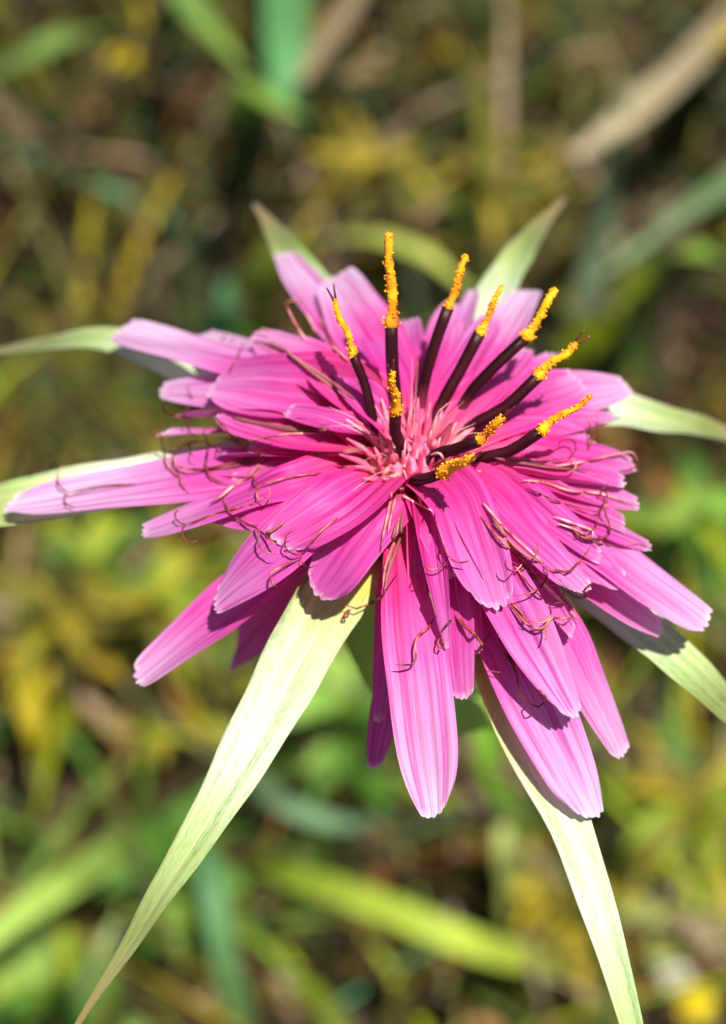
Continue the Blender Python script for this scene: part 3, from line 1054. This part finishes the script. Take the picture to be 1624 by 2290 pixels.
g_ = G
blade('grass_blade', 'light green grass blade arching well above the pink petal on the yellow-green bract', 'grass blade',
      [(-120, 260, 60), (0, 165, 85), (110, 100, 100), (220, 70, 80), (330, 60, 55)], 9, (0.36, 0.52, 0.16), g_['green'])
blade('grass_blade', 'blue-green leaf blade slanting beside the broad dark green leaf', 'leaf',
      [(380, -80, 60), (430, 20, 90), (490, 90, 100), (560, 165, 105)], 9, g_['teal'], g_['light'], prof=broad)
blade('broad_leaf', 'broad dark green leaf hanging down beyond the tallest stamen', 'leaf',
      [(640, -150, 60), (640, 0, 85), (640, 130, 95), (650, 240, 90), (655, 310, 75)], 19, (0.06, 0.17, 0.03), (0.14, 0.38, 0.14), prof=lambda v: max(0.05, 0.95 - 0.5 * v) * (1 if v < 0.85 else 1 - (v - 0.85) * 5), fold=0.3)
blade('leaf_tip', 'bright green rounded leaf at the end of the dry tan stalk', 'leaf',
      [(560, 205, 60), (620, 235, 98), (690, 262, 95)], 12, g_['light'], g_['light'], prof=broad, fold=0.1)
blade('dry_stalk', 'dry tan stalk leaning down to the bright green rounded leaf', 'dry stalk',
      [(850, -60, 30), (760, 60, 80), (670, 185, 100)], 6, g_['tan'], g_['tan'], prof=straight, fold=0.5)
blade('dry_stalk', 'short dry beige stalk lying over brown thatch', 'dry stalk',
      [(-40, 215, 50), (20, 260, 60), (130, 350, 60), (190, 410, 40)], 6, g_['tan'], g_['brown'], prof=straight, fold=0.5)
blade('dry_stalk', 'thick cream dry stalk behind the green-tipped bract', 'dry stalk',
      [(1700, -10, 40), (1560, 130, 90), (1420, 255, 115), (1290, 350, 120)], 8, (0.30, 0.22, 0.13), (0.50, 0.42, 0.26), prof=straight, fold=0.5)
blade('leaf', 'small pale mint leaf on the thick cream dry stalk', 'leaf',
      [(1370, 285, 100), (1395, 235, 122), (1420, 190, 120)], 9, (0.38, 0.48, 0.28), (0.38, 0.48, 0.28), prof=broad)
blade('leaf', 'orange-yellow leaf beside the end of the thick cream dry stalk', 'leaf',
      [(1700, 20, 60), (1640, 70, 95), (1580, 120, 90)], 11, g_['yellow'], g_['yellow'], prof=broad)
blade('grass_blade', 'long blue-green grass blade crossing behind the short yellow-green blade', 'grass blade',
      [(1760, 340, 50), (1624, 420, 90), (1500, 500, 120), (1380, 590, 130), (1270, 660, 120)], 9, g_['green'], (0.24, 0.36, 0.19))
blade('grass_blade', 'short stiff yellow-green grass blade behind the outer stamens', 'grass blade',
      [(1270, 830, 30), (1300, 780, 90), (1370, 690, 130), (1450, 610, 140)], 10, g_['lime'], g_['lime'], prof=straight)
blade('grass_blade', 'pale green grass blade arching over beside the short yellow-green blade', 'grass blade',
      [(1450, 610, 60), (1490, 570, 100), (1560, 560, 110), (1640, 600, 90), (1720, 680, 60)], 7, g_['light'], g_['light'])
blade('grass_blade', 'yellow-green grass blade arching behind the two tallest stamens', 'grass blade',
      [(600, 600, 60), (700, 550, 120), (820, 530, 150), (940, 560, 160), (1040, 640, 150), (1110, 740, 130)], 10,
      (0.36, 0.52, 0.05), (0.50, 0.56, 0.12), lift=1.1)
blade('grass_blade', 'wide bright green grass blade coming out of the leafy green patch', 'grass blade',
      [(320, 1890, 40), (230, 1930, 80), (100, 2010, 110), (-40, 2110, 110), (-150, 2210, 80)], 13, g_['light'], (0.45, 0.66, 0.12))
blade('grass_blade', 'blue-green grass blade standing behind the broad cream bract', 'grass blade',
      [(560, 2400, 20), (540, 2280, 60), (500, 2120, 90), (470, 1960, 100), (462, 1900, 95)], 6.5, g_['light'], g_['teal'], prof=straight)
blade('grass_blade', 'long lime grass blade lying between the two longest bracts', 'grass blade',
      [(560, 1940, 40), (680, 1970, 90), (860, 2030, 110), (1040, 2105, 110), (1190, 2150, 80), (1260, 2160, 50)], 7.5,
      (0.30, 0.50, 0.02), (0.50, 0.58, 0.08), prof=straight)
blade('grass_blade', 'short lime grass blade rising under the long lime blade', 'grass blade',
      [(790, 2400, 20), (740, 2270, 60), (670, 2170, 90), (620, 2100, 90)], 9, g_['light'], g_['lime'])
blade('grass_blade', 'pale green grass blade rising beside the tip of the broad cream bract', 'grass blade',
      [(130, 2420, 20), (180, 2250, 70), (240, 2100, 100), (275, 2020, 95)], 10, g_['light'], (0.38, 0.50, 0.20))
blade('grass_blade', 'pale blue-green blade curling past the blurred dark red petal', 'grass blade',
      [(560, 1720, 40), (590, 1760, 90), (650, 1810, 110), (740, 1840, 110), (850, 1835, 80), (950, 1830, 50)], 7,
      (0.36, 0.46, 0.26), g_['teal'])
blade('broad_leaf', 'bright green leaf standing between the front petals and the narrow bract', 'leaf',
      [(1150, 1830, 90), (1100, 1740, 140), (1085, 1640, 160), (1070, 1530, 165)], 13, g_['light'], (0.22, 0.50, 0.03), prof=broad, fold=0.15)
blade('broad_leaf', 'pale yellow-green leaf below the bright green leaf', 'leaf',
      [(1150, 2080, 40), (1135, 1980, 80), (1125, 1870, 110), (1118, 1790, 110)], 11, g_['lime'], (0.46, 0.52, 0.16), prof=broad, fold=0.15)
blade('dry_stalk', 'long dry tan stalk lying below the yellow herbs', 'dry stalk',
      [(-120, 1260, 30), (0, 1390, 55), (130, 1500, 60), (220, 1580, 60), (300, 1680, 40)], 7, g_['tan'], (0.42, 0.28, 0.16), prof=straight, fold=0.5)
blade('leaf', 'withered yellow leaf hanging past the long dry tan stalk', 'leaf',
      [(30, 1420, 40), (55, 1520, 80), (75, 1620, 80), (95, 1700, 60)], 10, g_['yellow'], g_['yellow'], prof=broad)
blade('leaf', 'orange-brown leaf beneath the tip of the shaded petal', 'leaf',
      [(300, 1480, 40), (370, 1540, 70), (440, 1590, 60)], 9, (0.45, 0.30, 0.03), g_['rust'], prof=broad)
blade('leaf', 'small dark red leaf below the blurred dark red petal', 'leaf',
      [(735, 1790, 20), (755, 1765, 50), (780, 1740, 60)], 9, (0.28, 0.03, 0.02), (0.28, 0.03, 0.02), prof=broad)
blade('leaf', 'amber leaf beyond the drooping petal beside the narrow bract', 'leaf',
      [(1470, 1790, 40), (1460, 1720, 80), (1455, 1640, 90)], 13, (0.52, 0.36, 0.05), (0.56, 0.42, 0.09), prof=broad)
blade('leaf', 'pinkish tan dead leaf behind the tallest stamen', 'leaf',
      [(900, 520, 40), (945, 480, 80), (985, 440, 80)], 11, (0.42, 0.26, 0.15), (0.42, 0.26, 0.15), prof=broad)
blade('leaf', 'blue-green leaf in the dark gap behind the upright pink bract petal', 'leaf',
      [(500, 740, 40), (505, 680, 80), (510, 610, 80)], 12, g_['teal'], (0.06, 0.20, 0.08), prof=broad)


# leafy yellow herbs
def herb(label, x, y, z, n, spread, pal, size, group=None):
    """a bushy herb: one stem and n leaves round it, all leaves meeting the stem"""
    top = at_z(x, y, z * MM)
    rootp = Vector((top.x + random.uniform(-.01, .01), top.y + 0.012, 0))
    e = tag(empty('herb', rootp), label, 'herb', 'leafy herbs in the meadow')
    sp = catmull([rootp + Vector((0, 0, -0.01)), rootp.lerp(top, 0.5) + Vector((0.004, 0, 0)), top], 14)
    v, f, u = tube_data(sp, 0.0011, 6)
    obj('stem', v, f, M_LEAF, e, None, [G['olive']] * len(v))
    for k in range(int(n * 2.3)):
        p = sp[random.randint(5, 14)]
        a = random.uniform(0, 6.283)
        L = random.uniform(0.5, 1.15) * spread * 0.85 * MM
        q = [p, p + Vector((math.cos(a) * L * .5, math.sin(a) * L * .5, L * random.uniform(.1, .4))),
             p + Vector((math.cos(a) * L, math.sin(a) * L, L * random.uniform(-.2, .45)))]
        path = catmull(q, 6)
        vs, fs = blade_data(path, size * 0.46 * MM * random.uniform(.7, 1.3), 0.2, broad)
        c = shade(random.choice(pal))
        obj('leaf', vs, fs, M_LEAF, e, None, [c] * len(vs))


Y = [(0.44, 0.33, 0.02), G['olive'], (0.40, 0.30, 0.02), G['olive'], (0.36, 0.36, 0.02)]
YG = [(0.24, 0.32, 0.02), G['green'], G['olive'], (0.34, 0.38, 0.03)]
herb('yellow leafy herb under the petal shaded by its neighbours', 340, 1330, 95, 16, 26, Y + YG, 10)
herb('golden leafy herb above the long dry tan stalk', 130, 1370, 80, 16, 28, Y, 10)
herb('lime leafy herb between the golden herb and the pink left petals', 200, 1250, 85, 14, 24, YG + [G['yellow']], 10)
herb('olive herb with narrow leaves beyond the tallest stamen', 860, 360, 60, 14, 30, [G['olive'], G['olive'], (0.34, 0.27, 0.02)], 9)
herb('olive-gold herb behind the yellow-green arching blade', 1080, 380, 60, 12, 30, [(0.38, 0.29, 0.02), G['olive'], G['olive']], 9)
herb('yellow leafy herb beyond the drooping bract beside the amber leaf', 1580, 1790, 80, 18, 28, Y + YG, 11)
herb('olive-yellow herb beside the narrow bract', 1240, 2000, 60, 14, 26, Y + [G['lime']], 11)
herb('bright green herb beyond the long petals on the lower side bract', 1560, 1110, 90, 16, 26, [G['light'], G['green'], G['lime']], 11)
herb('green leafy herb at the foot of the wide bright green blade', 360, 1900, 70, 18, 26, [G['green'], G['light'], G['green']], 12)
herb('lime leafy herb by the tip of the broad cream bract', 90, 2200, 60, 18, 26, [G['light'], G['lime'], G['green']], 11)
herb('green herb showing between the broad bract and the front petals', 760, 1560, 90, 14, 24, [G['green'], G['light']], 12)
herb('pale olive herb under the narrow bract', 1480, 2050, 50, 16, 26, [(0.36, 0.40, 0.12), G['lime'], G['tan']], 11)


# small composite flowers
def daisy(name, label, x, y, z, rad, cdisc, cray):
    top = at_z(x, y, z * MM)
    rootp = Vector((top.x, top.y + 0.006, 0))
    e = tag(empty(name, rootp), label, 'flower')
    sp = catmull([rootp + Vector((0, 0, -0.01)), rootp.lerp(top, .5) + Vector((.003, 0, 0)), top], 8)
    v, f, u = tube_data(sp, 0.0009, 6)
    obj('stem', v, f, M_LEAF, e, None, [G['green']] * len(v))
    r = rad * MM
    vs, fs = [], []
    for i, (a, b) in enumerate(((.40, 0), (.36, .14), (.2, .24), (.03, .27))):
        for k in range(12):
            an = k * math.pi / 6
            vs.append(top + Vector((a * r * math.cos(an), a * r * math.sin(an), b * r)))
    for i in range(3):
        for k in range(12):
            fs.append((i * 12 + k, i * 12 + (k + 1) % 12, i * 12 + 12 + (k + 1) % 12, i * 12 + 12 + k))
    fs.append(tuple(36 + k for k in range(12)))
    obj('disc', vs, fs, M_LEAF, e, None, [cdisc] * len(vs))
    for k in range(11):
        an = k * 2 * math.pi / 11
        d = Vector((math.cos(an), math.sin(an), 0))
        path = catmull([top + d * r * .3, top + d * r * .7 + Vector((0, 0, r * .1)), top + d * r], 5)
        v, f = blade_data(path, r * .46, 0.15, broad)
        obj('ray_petal', v, f, M_LEAF, e, None, [shade(cray, .08)] * len(v))


daisy('yellow_flower', 'small round bright yellow flower low in the grass beyond the narrow bract', 1553, 2240, 55, 4.8, (0.75, 0.55, 0.01), (0.85, 0.66, 0.01))
daisy('white_flower', 'small pale bluish white flower beside the bright yellow one', 1510, 2185, 50, 4, (0.5, 0.5, 0.35), (0.55, 0.62, 0.52))
daisy('yellow_flower', 'tiny amber flower in brown thatch beneath the light green arching blade', 272, 130, 70, 5.5, (0.5, 0.35, 0.01), (0.55, 0.42, 0.01))


# the mass of grass, thatch and small leaves nobody could count
def palette(px, py):
    """leaf colour weights by place: darker and browner at the back, greener at the front"""
    fx, fy = px / W, py / H
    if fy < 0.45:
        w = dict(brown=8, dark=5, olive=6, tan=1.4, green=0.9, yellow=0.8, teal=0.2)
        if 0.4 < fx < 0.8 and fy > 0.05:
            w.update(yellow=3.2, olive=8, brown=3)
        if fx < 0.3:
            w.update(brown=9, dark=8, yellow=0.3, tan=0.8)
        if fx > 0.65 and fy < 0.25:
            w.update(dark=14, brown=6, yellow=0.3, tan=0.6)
    elif fy < 0.74:
        w = dict(brown=7, dark=3, olive=5, tan=1.6, green=2.4, yellow=1.6, lime=1.0, teal=0.3, rust=0.8)
        if fx < 0.35:
            w.update(yellow=4, lime=3)
    else:
        w = dict(brown=7, dark=2, olive=3, tan=1.6, green=3.4, light=1.6, lime=1.2, yellow=0.6, teal=0.3, rust=1.2)
        if fx > 0.6:
            w.update(tan=5, lime=2.6, olive=6, yellow=1.8, green=1.2, light=0.8, brown=5)
        if fx < 0.35:
            w.update(green=8, light=5)
    return w


def meadow(name, label, n, lo, hi, wid, flat, zmax, seed):
    rs = random.Random(seed)
    V, F, C = [], [], []
    for _ in range(n):
        if rs.random() < 0.72:
            x, y = rs.uniform(-0.30, 0.28), rs.uniform(-0.20, 0.62)
        else:
            x, y = rs.uniform(-1.0, 1.0), rs.uniform(-0.7, 1.5)
        p = Vector((x, y, 0))
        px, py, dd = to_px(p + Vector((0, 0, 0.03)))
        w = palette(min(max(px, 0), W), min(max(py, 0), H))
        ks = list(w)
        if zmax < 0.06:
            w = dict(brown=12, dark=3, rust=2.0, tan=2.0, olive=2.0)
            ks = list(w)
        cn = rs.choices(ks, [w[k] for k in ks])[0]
        f = 1 + rs.uniform(-.3, .3)
        c = [min(.9, q * f * (1 + rs.uniform(-.1, .1))) for q in G[cn]]
        L = rs.uniform(lo, hi)
        a = rs.uniform(0, 6.283)
        lean = rs.uniform(*flat)
        d = Vector((math.cos(a), math.sin(a), 0))
        h = min(L * math.cos(lean), zmax)
        mid = p + d * (L * math.sin(lean) * 0.35) + Vector((0, 0, h * 0.65))
        end = p + d * (L * math.sin(lean)) + Vector((0, 0, h * rs.uniform(0.55, 1.0)))
        path = []
        for i in range(6):
            t = i / 5
            path.append(p * ((1 - t) ** 2) + mid * (2 * t * (1 - t)) + end * (t * t))
        path[0] = path[0] + Vector((0, 0, -0.012))
        fine = 0.65 if py > 0.6 * H else 1.0
        vs, fs = blade_data(path, rs.uniform(*wid) * fine, 0.25, None if rs.random() < .5 else broad)
        k = len(V)
        V += [tuple(v) for v in vs]
        F += [tuple(k + q for q in g) for g in fs]
        C += [c] * len(vs)
    o = obj(name, V, F, M_LEAF, None, None, C)
    tag(o, label, 'grass', kind='stuff')


meadow('meadow_grass', 'mixed green and olive meadow grass below the flower', 5600, 0.05, 0.15, (0.0018, 0.0042), (0.15, 1.1), 0.10, 3)
meadow('dead_thatch', 'brown dead thatch and small leaves on the soil', 6500, 0.03, 0.08, (0.003, 0.009), (0.9, 1.45), 0.05, 4)
